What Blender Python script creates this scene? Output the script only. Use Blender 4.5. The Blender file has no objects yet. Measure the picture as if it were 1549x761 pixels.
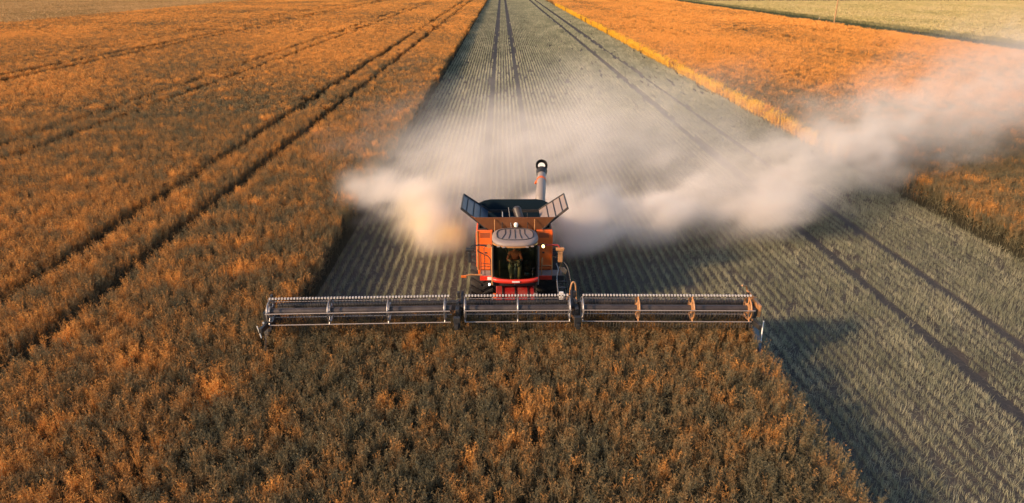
import bpy, math, random
import numpy as np
from mathutils import Vector, Matrix
random.seed(7); rng = np.random.default_rng(11)
sc = bpy.context.scene
C = sc.collection
# ------------------------------------------------------------------ camera
H = 11.7; PITCH = 22.59; YAW = 0.83
cd = bpy.data.cameras.new('camera'); cam = bpy.data.objects.new('camera', cd); C.objects.link(cam)
cd.sensor_width = 36; cd.lens = 23.24; cd.clip_start = .1; cd.clip_end = 8000
cam.location = (0, 0, H); cam.rotation_euler = (math.radians(90-PITCH), 0, math.radians(-YAW))
sc.camera = cam
# ------------------------------------------------------------------ light
SUN_EL, SUN_AZ = 22.0, 207.0     # azimuth of the sun, degrees counter-clockwise from +X (180 = from the left, 200 = left and a little behind the camera)
w = bpy.data.worlds.new('World'); sc.world = w; w.use_nodes = True
nt = w.node_tree; bg = nt.nodes['Background']
sky = nt.nodes.new('ShaderNodeTexSky'); sky.sky_type = 'NISHITA'; sky.sun_disc = False
sky.sun_elevation = math.radians(SUN_EL); sky.sun_rotation = math.radians((90-SUN_AZ) % 360)
sky.dust_density = 1.2
nt.links.new(sky.outputs[0], bg.inputs[0]); bg.inputs[1].default_value = 0.15
sd = bpy.data.lights.new('sun', 'SUN'); sun = bpy.data.objects.new('sun', sd); C.objects.link(sun)
sd.energy = 4.3; sd.angle = math.radians(5.0); sd.color = (1.0, .66, .37)
_e, _a = math.radians(SUN_EL), math.radians(SUN_AZ)
SDIR = Vector((math.cos(_e)*math.cos(_a), math.cos(_e)*math.sin(_a), math.sin(_e)))
sun.rotation_euler = SDIR.to_track_quat('Z', 'Y').to_euler(); sun.location = SDIR*60
vs = sc.view_settings; vs.view_transform = 'Standard'; vs.look = 'None'; vs.exposure = 0.52; vs.gamma = 1; vs.use_curve_mapping = False
cy = sc.cycles
cy.max_bounces = 9; cy.diffuse_bounces = 2; cy.glossy_bounces = 2; cy.transmission_bounces = 4; cy.transparent_max_bounces = 12
cy.volume_bounces = 7; cy.volume_step_rate = 1.5; cy.volume_max_steps = 256; cy.use_denoising = True

# ------------------------------------------------------------------ helpers
def tag(o, label=None, cat=None, group=None, kind=None):
    if label: o['label'] = label
    if cat: o['category'] = cat
    if group: o['group'] = group
    if kind: o['kind'] = kind
    return o
def empty(name, loc, label, cat, group=None):
    o = bpy.data.objects.new(name, None); C.objects.link(o); o.location = loc; o.empty_display_size = .3
    return tag(o, label, cat, group)
class MB:
    def __init__(s): s.v = []; s.f = []; s.sm = []
    def add(s, vs_, fs, smooth=False):
        n = len(s.v); s.v += [tuple(p) for p in vs_]; s.f += [tuple(i+n for i in f) for f in fs]; s.sm += [smooth]*len(fs); return s
    def box(s, c, d, rot=None):
        x, y, z = d[0]/2, d[1]/2, d[2]/2
        p = [Vector((i*x, j*y, k*z)) for i in (-1, 1) for j in (-1, 1) for k in (-1, 1)]
        if rot is not None: p = [rot @ q for q in p]
        c = Vector(c)
        return s.add([q+c for q in p], [(0,1,3,2),(4,6,7,5),(0,4,5,1),(2,3,7,6),(0,2,6,4),(1,5,7,3)])
    def b2(s, lo, hi): return s.box([(a+b)/2 for a, b in zip(lo, hi)], [abs(b-a) for a, b in zip(lo, hi)])
    def hexa(s, bottom, top):    # 4 + 4 points
        return s.add(list(bottom)+list(top), [(3,2,1,0),(4,5,6,7),(0,1,5,4),(1,2,6,5),(2,3,7,6),(3,0,4,7)])
    def tube(s, pts, r, n=8, cap=True):
        pts = [Vector(p) for p in pts]; rs = r if isinstance(r, (list, tuple)) else [r]*len(pts)
        rings = []; up = None
        for i, p in enumerate(pts):
            d = (pts[min(i+1, len(pts)-1)] - pts[max(i-1, 0)]).normalized()
            if up is None:
                up = Vector((0,0,1)) if abs(d.z) < .9 else Vector((1,0,0))
            a = d.cross(up).normalized(); b = a.cross(d).normalized(); up = b
            rings.append([p + a*math.cos(2*math.pi*k/n)*rs[i] + b*math.sin(2*math.pi*k/n)*rs[i] for k in range(n)])
        vs_ = [q for R in rings for q in R]
        fs = [(i*n+k, i*n+(k+1)%n, (i+1)*n+(k+1)%n, (i+1)*n+k) for i in range(len(pts)-1) for k in range(n)]
        s.add(vs_, fs, True)
        if cap:
            s.add(rings[0], [tuple(range(n))]); s.add(rings[-1], [tuple(reversed(range(n)))])
        return s
    def lathe_x(s, c, prof, n=40):   # profile (x, r) about the X axis
        c = Vector(c); vs_ = []
        for x, r in prof:
            vs_ += [c+Vector((x, r*math.cos(2*math.pi*k/n), r*math.sin(2*math.pi*k/n))) for k in range(n)]
        m = len(prof)
        fs = [(i*n+k, i*n+(k+1)%n, ((i+1)%m)*n+(k+1)%n, ((i+1)%m)*n+k) for i in range(m-1) for k in range(n)]
        return s.add(vs_, fs, True)
    def slab(s, poly, thick, nrm=None):   # planar polygon with thickness
        P = [Vector(p) for p in poly]
        if nrm is None: nrm = (P[1]-P[0]).cross(P[2]-P[0]).normalized()
        else: nrm = Vector(nrm)
        n = len(P); Q = [p-nrm*thick for p in P]
        return s.add(P+Q, [tuple(range(n)), tuple(reversed(range(n, 2*n)))] + [(i, i+n, (i+1)%n+n, (i+1)%n) for i in range(n)])
    def build(s, name, mat, parent=None, bevel=0, label=None):
        me = bpy.data.meshes.new(name); me.from_pydata([tuple(v) for v in s.v], [], s.f)
        me.polygons.foreach_set('use_smooth', s.sm); me.materials.append(mat); me.validate(); me.update()
        o = bpy.data.objects.new(name, me); C.objects.link(o)
        if parent: o.parent = parent
        if bevel:
            m = o.modifiers.new('bevel', 'BEVEL'); m.width = bevel; m.segments = 2; m.limit_method = 'ANGLE'; m.angle_limit = math.radians(40)
        if label: o['label'] = label
        return o
def rotx(a): return Matrix.Rotation(a, 3, 'X')
def roty(a): return Matrix.Rotation(a, 3, 'Y')
def rotz(a): return Matrix.Rotation(a, 3, 'Z')

def N(t, typ, **kw):
    n = t.nodes.new(typ)
    for k, v in kw.items(): setattr(n, k, v)
    return n
def ramp(t, fac, stops, interp='LINEAR'):
    r = N(t, 'ShaderNodeValToRGB'); r.color_ramp.interpolation = interp
    while len(r.color_ramp.elements) < len(stops): r.color_ramp.elements.new(.5)
    for e, (p, c) in zip(r.color_ramp.elements, stops): e.position = p; e.color = (*c, 1) if len(c) == 3 else c
    t.links.new(fac, r.inputs[0]); return r.outputs[0]
def noise(t, vec, scale, detail=3, rough=.55, dist=0):
    n = N(t, 'ShaderNodeTexNoise'); n.inputs['Scale'].default_value = scale; n.inputs['Detail'].default_value = detail
    n.inputs['Roughness'].default_value = rough; n.inputs['Distortion'].default_value = dist
    t.links.new(vec, n.inputs['Vector']); return n.outputs[0]
def mapping(t, vec, sc_):
    m = N(t, 'ShaderNodeMapping'); m.inputs['Scale'].default_value = sc_; t.links.new(vec, m.inputs[0]); return m.outputs[0]
def mixc(t, fac, a, b, mode='MIX'):
    m = N(t, 'ShaderNodeMix', data_type='RGBA', blend_type=mode)
    for sock, v in ((m.inputs[0], fac), (m.inputs[6], a), (m.inputs[7], b)):
        if hasattr(v, 'links'): t.links.new(v, sock)
        elif isinstance(v, (int, float)): sock.default_value = v
        else: sock.default_value = (*v, 1)
    return m.outputs[2]
def math_(t, op, a, b=0.0, clamp=False):
    m = N(t, 'ShaderNodeMath', operation=op); m.use_clamp = clamp
    for sock, v in ((m.inputs[0], a), (m.inputs[1], b)):
        if hasattr(v, 'links'): t.links.new(v, sock)
        else: sock.default_value = v
    return m.outputs[0]
def new_mat(name):
    m = bpy.data.materials.new(name); m.use_nodes = True; t = m.node_tree
    return m, t, t.nodes['Principled BSDF'], t.nodes['Material Output']
def paint(name, col, rough=.4, metal=0, dirt=.35, dirtcol=(.30,.22,.15), scale=2.2, coat=0, spec=.5):
    m, t, b, o = new_mat(name)
    tc = N(t, 'ShaderNodeTexCoord').outputs['Object']
    n1 = noise(t, tc, scale, 6, .65); n2 = noise(t, tc, scale*9, 4, .6)
    d = math_(t, 'MULTIPLY', ramp(t, n1, [(.42, (0,0,0)), (.72, (1,1,1))]), dirt)
    d2 = math_(t, 'ADD', d, math_(t, 'MULTIPLY', ramp(t, n2, [(.5, (0,0,0)), (.8, (1,1,1))]), dirt*.6), True)
    t.links.new(mixc(t, d2, col, dirtcol), b.inputs['Base Color'])
    t.links.new(math_(t, 'ADD', math_(t, 'MULTIPLY', d2, .5), rough, True), b.inputs['Roughness'])
    b.inputs['Metallic'].default_value = metal; b.inputs['Coat Weight'].default_value = coat
    b.inputs['Specular IOR Level'].default_value = spec
    return m

M = {}
M['red'] = paint('sunlit_red_paint', (.74,.115,.012), .36, dirt=.4, dirtcol=(.48,.20,.08), coat=.15)  # red pushed towards orange: sunlight on the panels put into the paint
M['bumper'] = paint('bumper_red_paint', (.66,.035,.016), .3, dirt=.15, coat=.3)  # the same machine red, without the sunlit orange
M['darkred'] = paint('dark_red_paint', (.36,.014,.016), .38, dirt=.3)
M['black'] = paint('black_paint', (.018,.019,.022), .45, dirt=.25, dirtcol=(.12,.09,.07))
M['tankin'] = paint('tank_rubberised_sheet', (.006,.014,.022), .7, dirt=.05, dirtcol=(.03,.04,.05), spec=.06)
M['tankout'] = paint('tank_outer_sheet', (.17,.060,.024), .5, dirt=.35, dirtcol=(.28,.12,.05))
M['grey'] = paint('dusty_grey_plastic', (.24,.19,.18), .6, dirt=.5, dirtcol=(.34,.24,.18))
M['steel'] = paint('worn_steel', (.34,.32,.32), .32, metal=.7, dirt=.25, dirtcol=(.45,.36,.30))
M['bar'] = paint('light_bat_steel', (.36,.31,.29), .4, metal=.3, dirt=.4, dirtcol=(.22,.15,.11))
M['tube'] = paint('dark_reel_tube', (.040,.032,.032), .4, dirt=.3, dirtcol=(.18,.14,.12))
M['tine'] = paint('white_plastic', (.58,.54,.52), .5, dirt=.3)
M['tinedark'] = paint('dark_tine', (.05,.045,.045), .5, dirt=.2)
M['rubber'] = paint('tyre_rubber', (.022,.023,.026), .75, dirt=.45, dirtcol=(.10,.075,.055), spec=.3)
M['rim'] = paint('rim_paint', (.42,.05,.02), .4, dirt=.4)
M['canvas'] = paint('draper_canvas', (.05,.045,.05), .65, dirt=.4, dirtcol=(.16,.10,.06))
M['white'] = paint('white_paint', (.78,.76,.74), .45, dirt=.12)
M['orange'] = paint('orange_plastic', (.70,.16,.02), .4, dirt=.1)
M['ochre'] = paint('ochre_paint_and_sunlight', (.45,.21,.08), .4, dirt=.3)
M['alu'] = paint('pale_auger_tube', (.27,.23,.21), .42, metal=.1, dirt=.35, dirtcol=(.35,.27,.22))
M['blue'] = paint('blue_black_plastic', (.02,.045,.085), .4, dirt=.2)
M['seat'] = paint('seat_fabric', (.05,.05,.05), .8, dirt=.1)
M['skin'] = paint('skin', (.52,.30,.20), .55, dirt=0)
M['shirt'] = paint('rust_red_shirt', (.45,.09,.04), .8, dirt=.1)
M['trouser'] = paint('tan_trousers', (.42,.28,.16), .85, dirt=.15)
M['hair'] = paint('dark_hair', (.03,.02,.015), .7, dirt=0)
M['wood'] = paint('weathered_wood', (.42,.24,.11), .8, dirt=.4, dirtcol=(.2,.12,.06), scale=3)
m, t, b, o = new_mat('tinted_glass'); M['glass'] = m
b.inputs['Base Color'].default_value = (.02,.035,.03,1); b.inputs['Roughness'].default_value = .04
tr = N(t, 'ShaderNodeBsdfTransparent'); tr.inputs[0].default_value = (.37,.46,.38,1)
gl = N(t, 'ShaderNodeBsdfGlossy'); gl.inputs['Roughness'].default_value = .03; gl.inputs[0].default_value = (1,1,1,1)
fr = N(t, 'ShaderNodeFresnel'); fr.inputs[0].default_value = 1.5
mx = N(t, 'ShaderNodeMixShader'); t.links.new(fr.outputs[0], mx.inputs[0]); t.links.new(tr.outputs[0], mx.inputs[1]); t.links.new(gl.outputs[0], mx.inputs[2])
t.links.new(mx.outputs[0], o.inputs[0])
m, t, b, o = new_mat('mirror_glass'); M['mirror'] = m
b.inputs['Metallic'].default_value = 1; b.inputs['Roughness'].default_value = .05; b.inputs['Base Color'].default_value = (.8,.8,.8,1)
m, t, b, o = new_mat('lit_amber_lamp'); M['lamp'] = m
b.inputs['Emission Color'].default_value = (1,.72,.22,1); b.inputs['Emission Strength'].default_value = 5
m, t, b, o = new_mat('lit_white_lamp'); M['lampw'] = m
b.inputs['Emission Color'].default_value = (1,.9,.8,1); b.inputs['Emission Strength'].default_value = 3

# plant material: ripe orange / straw / green, by patches of ripeness fixed to the ground, with dust shade put in at the near right
def crop_mat(name, ripe_bias, cols, far=False):
    m, t, b, o = new_mat(name)
    geo = N(t, 'ShaderNodeNewGeometry').outputs['Position']
    oi = N(t, 'ShaderNodeObjectInfo').outputs['Random']
    big = noise(t, mapping(t, geo, (1, .55, 0)), .045, 3, .5)
    mid = noise(t, mapping(t, geo, (1, .8, 0)), .75, 3, .6)
    fine = noise(t, geo, 3.0, 2, .6)
    sep = N(t, 'ShaderNodeSeparateXYZ'); t.links.new(geo, sep.inputs[0])
    dist = math_(t, 'MULTIPLY', math_(t, 'SUBTRACT', sep.outputs[1], 16), 1/110, True)   # more orange towards the far end of the field
    side = math_(t, 'MULTIPLY', math_(t, 'MULTIPLY', math_(t, 'SUBTRACT', sep.outputs[0], 14), 1/20, True), math_(t, 'MULTIPLY', math_(t, 'SUBTRACT', sep.outputs[1], 46), 1/25, True))    # and in the right block, except where dust shades its near part
    near = math_(t, 'MULTIPLY', math_(t, 'MULTIPLY', math_(t, 'SUBTRACT', sep.outputs[0], 16), 1/8, True), math_(t, 'MULTIPLY', math_(t, 'SUBTRACT', 54, sep.outputs[1]), 1/14, True))  # less orange at the right block's near end: dust shade put into the colour
    def dev(v, k, m_=.5): return math_(t, 'MULTIPLY', math_(t, 'SUBTRACT', v, m_), k)
    s = dev(big, 1.0)
    spot = math_(t, 'MULTIPLY', math_(t, 'SUBTRACT', noise(t, mapping(t, geo, (1, 1, 0)), .55, 2, .5, .4), .605), 4.5, True)   # patches that ripened first
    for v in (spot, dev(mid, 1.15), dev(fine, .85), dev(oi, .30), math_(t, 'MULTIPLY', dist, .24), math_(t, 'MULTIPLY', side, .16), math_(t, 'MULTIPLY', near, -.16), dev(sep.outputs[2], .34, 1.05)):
        s = math_(t, 'ADD', s, v)
    s = math_(t, 'ADD', s, ripe_bias)
    c = ramp(t, s, cols)
    t.links.new(c, b.inputs['Base Color']); b.inputs['Roughness'].default_value = .75; b.inputs['Specular IOR Level'].default_value = .2
    tl = N(t, 'ShaderNodeBsdfTranslucent'); t.links.new(c, tl.inputs[0])
    mx = N(t, 'ShaderNodeMixShader'); mx.inputs[0].default_value = .25
    t.links.new(b.outputs[0], mx.inputs[1]); t.links.new(tl.outputs[0], mx.inputs[2]); t.links.new(mx.outputs[0], o.inputs[0])
    return m
CROP = [(.12, (.135,.125,.078)), (.36, (.21,.165,.088)), (.54, (.31,.185,.078)), (.72, (.58,.27,.075)), (.95, (.85,.40,.10))]
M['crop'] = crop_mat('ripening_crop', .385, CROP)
M['edgeCrop'] = crop_mat('sunlit_edge_crop', .75, [(.2, (.70,.36,.03)), (.6, (.84,.46,.035)), (.95, (.90,.56,.05))])  # yellow stands in for sunlight on the wall of the right crop
M['paleCrop'] = crop_mat('pale_yellow_crop', .35, [(.2, (.30,.27,.10)), (.5, (.50,.41,.17)), (.9, (.64,.50,.24))])
M['tanCrop'] = crop_mat('tan_far_crop', .35, [(.2, (.34,.22,.09)), (.5, (.52,.32,.13)), (.9, (.64,.40,.18))])
def straw_mat(name, cols):
    m, t, b, o = new_mat(name)
    geo = N(t, 'ShaderNodeNewGeometry').outputs['Position']
    oi = N(t, 'ShaderNodeObjectInfo').outputs['Random']
    s = math_(t, 'ADD', math_(t, 'MULTIPLY', noise(t, mapping(t, geo, (1,.3,1)), .25, 4, .6), .85), math_(t, 'MULTIPLY', noise(t, geo, 7.0, 2, .6), .5))
    s = math_(t, 'ADD', s, math_(t, 'MULTIPLY', oi, .25)); s = math_(t, 'SUBTRACT', s, .29)
    c = ramp(t, s, cols); t.links.new(c, b.inputs['Base Color']); b.inputs['Roughness'].default_value = .7
    tl = N(t, 'ShaderNodeBsdfTranslucent'); t.links.new(c, tl.inputs[0])
    mx = N(t, 'ShaderNodeMixShader'); mx.inputs[0].default_value = .2
    t.links.new(b.outputs[0], mx.inputs[1]); t.links.new(tl.outputs[0], mx.inputs[2]); t.links.new(mx.outputs[0], o.inputs[0])
    return m
M['straw'] = straw_mat('stubble_straw', [(.2, (.155,.165,.105)), (.5, (.285,.285,.185)), (.8, (.51,.47,.32))])
M['grass'] = straw_mat('verge_grass', [(.2, (.07,.08,.03)), (.55, (.22,.20,.08)), (.85, (.50,.40,.18))])
M['darkgrass'] = straw_mat('ditch_grass', [(.2, (.03,.04,.02)), (.6, (.06,.075,.03)), (.9, (.13,.12,.05))])
def soil_mat(name, a, b_, c_, sc_=(1,.25,1)):
    m, t, b, o = new_mat(name)
    geo = N(t, 'ShaderNodeNewGeometry').outputs['Position']
    v = mapping(t, geo, sc_)
    s = math_(t, 'ADD', math_(t, 'MULTIPLY', noise(t, v, .3, 5, .6), .5), math_(t, 'MULTIPLY', noise(t, geo, 6, 5, .7), .5))
    t.links.new(ramp(t, s, [(.3, a), (.5, b_), (.7, c_)]), b.inputs['Base Color'])
    b.inputs['Roughness'].default_value = .95; b.inputs['Specular IOR Level'].default_value = .1
    bp = N(t, 'ShaderNodeBump'); bp.inputs['Strength'].default_value = .8; bp.inputs['Distance'].default_value = .06
    t.links.new(noise(t, geo, 9, 5, .7), bp.inputs['Height']); t.links.new(bp.outputs[0], b.inputs['Normal'])
    return m
M['soil'] = soil_mat('field_soil', (.060,.052,.048), (.090,.078,.068), (.15,.13,.10))
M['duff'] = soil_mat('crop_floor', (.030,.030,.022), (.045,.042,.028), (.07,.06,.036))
M['track'] = soil_mat('packed_track', (.045,.045,.05), (.065,.062,.062), (.10,.09,.085))
M['brownfield'] = soil_mat('bare_brown_field', (.12,.07,.045), (.16,.09,.055), (.2,.12,.07))
M['palefloor'] = soil_mat('pale_field_floor', (.20,.17,.07), (.27,.22,.09), (.33,.27,.12))
M['tanfloor'] = soil_mat('tan_field_floor', (.22,.13,.05), (.30,.18,.07), (.36,.22,.09))

def sheet(name, x0, x1, y0, y1, z, mat):
    mb = MB(); mb.add([(x0,y0,z),(x1,y0,z),(x1,y1,z),(x0,y1,z)], [(0,1,2,3)])
    return tag(mb.build(name, mat), kind='structure')
# ------------------------------------------------------------------ ground
EL, EM, ER = -7.4, 8.0, 22.8       # crop edges: left of the cut strip, right of the uncut block, right of the old stubble
CUTY = 18.7                        # the cutter bar: crop still stands in front of it
LEFTF, DITCH0, DITCH1 = -121.0, 81.0, 97.0
sheet('ground', -3000, 3000, -400, 4000, 0, M['soil'])
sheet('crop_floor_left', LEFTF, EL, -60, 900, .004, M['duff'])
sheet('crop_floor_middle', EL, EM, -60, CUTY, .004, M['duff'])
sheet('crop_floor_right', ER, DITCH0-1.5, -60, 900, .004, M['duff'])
sheet('field_left', -3000, LEFTF, -60, 3900, .004, M['tanfloor'])
sheet('field_right', DITCH1, 3000, -60, 345, .004, M['palefloor'])
sheet('field_brown', DITCH1, 3000, 352, 3900, .004, M['brownfield'])
sheet('ditch_track', DITCH0-1.5, DITCH1, -60, 3900, .004, M['track'])
TR = [(-66.3,-63.4),(-57.3,-54.5),(-33.6,-30.8),(-17.6,-14.5),(-1.1,1.8),(14.85,17.65),(33.5,36.4),(50.0,52.8),(66.2,69.0)]
STR = [.8,1.9,.8,1.15,1,1,.6,.8,.6]
TRX = np.array([x for p in TR for x in p]); TRW = np.array([.30*s for s in STR for _ in (0,1)])
for i in (4, 5):
    for x in TR[i]:
        y0 = 21.5 if i == 4 else 5
        sheet("wheel_track", x-.24, x+.24, y0, 900, .006, M['track'])

# ------------------------------------------------------------------ scatter
FX = 1000/774.5
def in_view(x, y, m=1.16, side=5.0):
    zc = y*math.cos(math.radians(PITCH)) + 10.2*math.sin(math.radians(PITCH))
    xx = x - y*math.sin(math.radians(YAW))
    return (np.abs(xx) < zc/FX*m + side)
def jgrid(x0, x1, y0, y1, dx, dy, jit=.9):
    xs = np.arange(x0, x1, dx); ys = np.arange(y0, y1, dy)
    X, Y = np.meshgrid(xs, ys); X = X.ravel(); Y = Y.ravel()
    X = X + (rng.random(X.size)-.5)*dx*jit; Y = Y + (rng.random(Y.size)-.5)*dy*jit
    return X, Y
def smooth_noise(x, y, scale, seed):
    r = np.random.default_rng(seed).random((256, 256)); u = x/scale; v = y/scale
    i = np.floor(u).astype(int); j = np.floor(v).astype(int); a = u-i; b = v-j; a = a*a*(3-2*a); b = b*b*(3-2*b)
    g = lambda p, q: r[p % 256, q % 256]
    return (g(i,j)*(1-a)+g(i+1,j)*a)*(1-b)+(g(i,j+1)*(1-a)+g(i+1,j+1)*a)*b
def proto_coll(name, meshes, mat):
    col = bpy.data.collections.new(name)
    for i, (V, F) in enumerate(meshes):
        me = bpy.data.meshes.new(name); me.from_pydata(V, [], F); me.materials.append(mat); me.update()
        o = bpy.data.objects.new(name, me); col.objects.link(o)
    return col
def scatter(name, P, rz, sca, col, nvar, label, cat, tilt=.16, lean=None):
    n = len(P)
    me = bpy.data.meshes.new(name); me.vertices.add(n); me.vertices.foreach_set('co', P.astype(np.float32).ravel())
    a = me.attributes.new('rot', 'FLOAT_VECTOR', 'POINT'); R = np.zeros((n, 3), np.float32)
    R[:, 2] = rz; R[:, 0] = (rng.random(n)-.5)*tilt; R[:, 1] = (rng.random(n)-.5)*tilt
    if lean is not None: R[:, 0] += lean[0]; R[:, 1] += lean[1]
    a.data.foreach_set('vector', R.ravel())
    a = me.attributes.new('sca', 'FLOAT_VECTOR', 'POINT'); a.data.foreach_set('vector', sca.astype(np.float32).ravel())
    a = me.attributes.new('var', 'INT', 'POINT'); a.data.foreach_set('value', rng.integers(0, nvar, n).astype(np.int32))
    o = bpy.data.objects.new(name, me); C.objects.link(o)
    g = bpy.data.node_groups.new(name, 'GeometryNodeTree')
    g.interface.new_socket('Geometry', in_out='INPUT', socket_type='NodeSocketGeometry'); g.interface.new_socket('Geometry', in_out='OUTPUT', socket_type='NodeSocketGeometry')
    gi = g.nodes.new('NodeGroupInput'); go = g.nodes.new('NodeGroupOutput')
    ci = g.nodes.new('GeometryNodeCollectionInfo'); ci.inputs[0].default_value = col; ci.inputs['Separate Children'].default_value = True; ci.inputs['Reset Children'].default_value = True
    ip = g.nodes.new('GeometryNodeInstanceOnPoints'); ip.inputs['Pick Instance'].default_value = True
    def attr(nm, typ):
        q = g.nodes.new('GeometryNodeInputNamedAttribute'); q.data_type = typ; q.inputs[0].default_value = nm; return [s for s in q.outputs if s.enabled and s.name == 'Attribute'][0]
    g.links.new(gi.outputs[0], ip.inputs['Points']); g.links.new(ci.outputs[0], ip.inputs['Instance'])
    g.links.new(attr('var', 'INT'), ip.inputs['Instance Index'])
    e2r = g.nodes.new('FunctionNodeEulerToRotation'); g.links.new(attr('rot', 'FLOAT_VECTOR'), e2r.inputs[0]); g.links.new(e2r.outputs[0], ip.inputs['Rotation'])
    g.links.new(attr('sca', 'FLOAT_VECTOR'), ip.inputs['Scale']); g.links.new(ip.outputs[0], go.inputs[0])
    mo = o.modifiers.new('scatter', 'NODES'); mo.node_group = g
    return tag(o, label, cat, kind='stuff')

def blade(V, F, a, b, wd, side=None):
    a = np.array(a, float); b = np.array(b, float); d = b-a
    if side is None:
        side = np.cross(d, rng.normal(size=3))
    side = side/(np.linalg.norm(side)+1e-9)*wd/2
    n = len(V); mid = (a+b)/2
    V += [tuple(a-side*.5), tuple(a+side*.5), tuple(mid+side), tuple(b), tuple(mid-side)]; F.append((n, n+1, n+2, n+3, n+4))
def plant(h, nb, spread, npod, podl, podw, stemw, base=.62, cx=0, cy=0, V=None, F=None):
    V = [] if V is None else V; F = [] if F is None else F
    blade(V, F, (cx,cy,0), (cx,cy,h*.9), stemw); blade(V, F, (cx,cy,h*.1), (cx,cy,h*.85), stemw)
    for k in range(nb):
        a = rng.random()*6.283; z0 = h*(base+rng.random()*.22)*.9; L = spread*(.5+rng.random()*.7)
        p0 = np.array([cx, cy, z0]); p1 = np.array([cx+math.cos(a)*L, cy+math.sin(a)*L, min(h*(.82+rng.random()*.24), h*1.05)])
        blade(V, F, p0, p1, stemw*.9)
        for j in range(npod):
            q = p0+(p1-p0)*(.3+.7*rng.random()); aa = rng.random()*6.283; e = rng.random()*.9-.15
            d = np.array([math.cos(aa)*math.cos(e), math.sin(aa)*math.cos(e), math.sin(e)+.35])*podl*(.6+.7*rng.random())
            blade(V, F, q, q+d, podw)
    # leaves lower down close the stand
    for k in range(nb//2):
        a = rng.random()*6.283; z0 = h*(.25+rng.random()*.4); L = spread*(.6+rng.random()*.6)
        blade(V, F, (cx,cy,z0), (cx+math.cos(a)*L, cy+math.sin(a)*L, z0+.12), podw*2.2)
    return V, F
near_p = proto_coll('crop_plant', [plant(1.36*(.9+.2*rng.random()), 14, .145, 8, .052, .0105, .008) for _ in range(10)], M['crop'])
edge_p = proto_coll('edge_plant', [plant(1.36*(.9+.2*rng.random()), 16, .17, 7, .12, .030, .03, base=.2) for _ in range(6)], M['edgeCrop'])
def clump(n, r, h, **k):
    V, F = [], []
    for _ in range(n): plant(h*(.88+.22*rng.random()), cx=(rng.random()-.5)*r, cy=(rng.random()-.5)*r, V=V, F=F, **k)
    return V, F
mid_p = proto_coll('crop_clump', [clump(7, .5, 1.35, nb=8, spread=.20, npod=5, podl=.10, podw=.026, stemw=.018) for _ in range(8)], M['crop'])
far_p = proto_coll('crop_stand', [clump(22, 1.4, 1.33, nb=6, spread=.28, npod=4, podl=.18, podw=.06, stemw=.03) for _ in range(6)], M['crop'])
HOLES = [(54.0,130.0,1.4,3.5),(61.5,113.0,2.2,2.5),(75,185,1,3),(79,190,1,3),(-22,16,.1,.1)]
def crop_keep(x, y, slack=0.0):
    wob = (smooth_noise(x*0+3, y, 2.2, 5)-.5)*.30
    k = (x < EL+wob-slack) & (x > LEFTF) | (x > ER-wob+slack) & (x < DITCH0-1.5) | ((x > EL-1) & (x < EM+wob*1.4-slack) & (y < CUTY-slack))
    for tx, tw in zip(TRX, TRW):
        if EL < tx < EM or EM < tx < ER: continue
        k &= np.abs(x-tx-(smooth_noise(x*0+tx, y, 3.0, 9)-.5)*.25) > (tw+.05+slack*.2+.0016*y)*1.0
    for hx, hy, rx, ry in HOLES: k &= ((x-hx)/rx)**2+((y-hy)/ry)**2 > 1
    return k
def crop_layer(name, y0, y1, dx, col, nvar, label, slack, m=1.16):
    W = y1*.93/FX*m+12
    X, Y = jgrid(-min(W+6, 130), min(W+8, 90), y0, y1, dx, dx)
    k = in_view(X, Y, m) & crop_keep(X, Y, slack) & (X > LEFTF)
    X, Y = X[k], Y[k]; n = len(X)
    hn = .90 + .075*smooth_noise(X, Y, .8, 2) + .07*smooth_noise(X, Y, 6, 3) + rng.random(n)*.10
    S = np.stack([.85+.3*rng.random(n)]*2+[hn], 1)
    print(name, n)
    return scatter(name, np.stack([X, Y, X*0], 1), rng.random(n)*6.283, S, col, nvar, label, 'crop', .30, ((smooth_noise(X, Y, 4.5, 41)-.5)*.16, (smooth_noise(X, Y, 4.5, 42)-.5)*.16) if dx < .3 else None)
crop_layer('near_crop', 6, 55, .172, near_p, 10, 'ripening orange and green crop standing in the near field around the header', 0)
crop_layer('middle_crop', 55, 140, .52, mid_p, 8, 'orange crop standing in the middle distance between the wheel tracks', .15)
crop_layer('far_crop', 140, 460, 1.35, far_p, 6, 'orange crop standing far off towards the end of the field', .4)
X, Y = jgrid(ER-.10, ER+.60, 43, 300, .16, .16); k = in_view(X, Y); X, Y = X[k], Y[k]; n = len(X)  # starts beyond the stretch that the dust plume shades
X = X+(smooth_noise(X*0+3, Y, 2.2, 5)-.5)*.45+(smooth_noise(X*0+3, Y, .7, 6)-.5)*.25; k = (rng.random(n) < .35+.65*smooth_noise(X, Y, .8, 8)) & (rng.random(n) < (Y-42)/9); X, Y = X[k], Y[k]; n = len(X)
scatter('edge_crop', np.stack([X,Y,X*0],1), rng.random(n)*6.28, np.stack([np.ones(n), np.ones(n), .70+.28*rng.random(n)], 1), edge_p, 6, 'stems coloured sunlit yellow along the cut edge of the right hand crop', 'crop')
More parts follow.
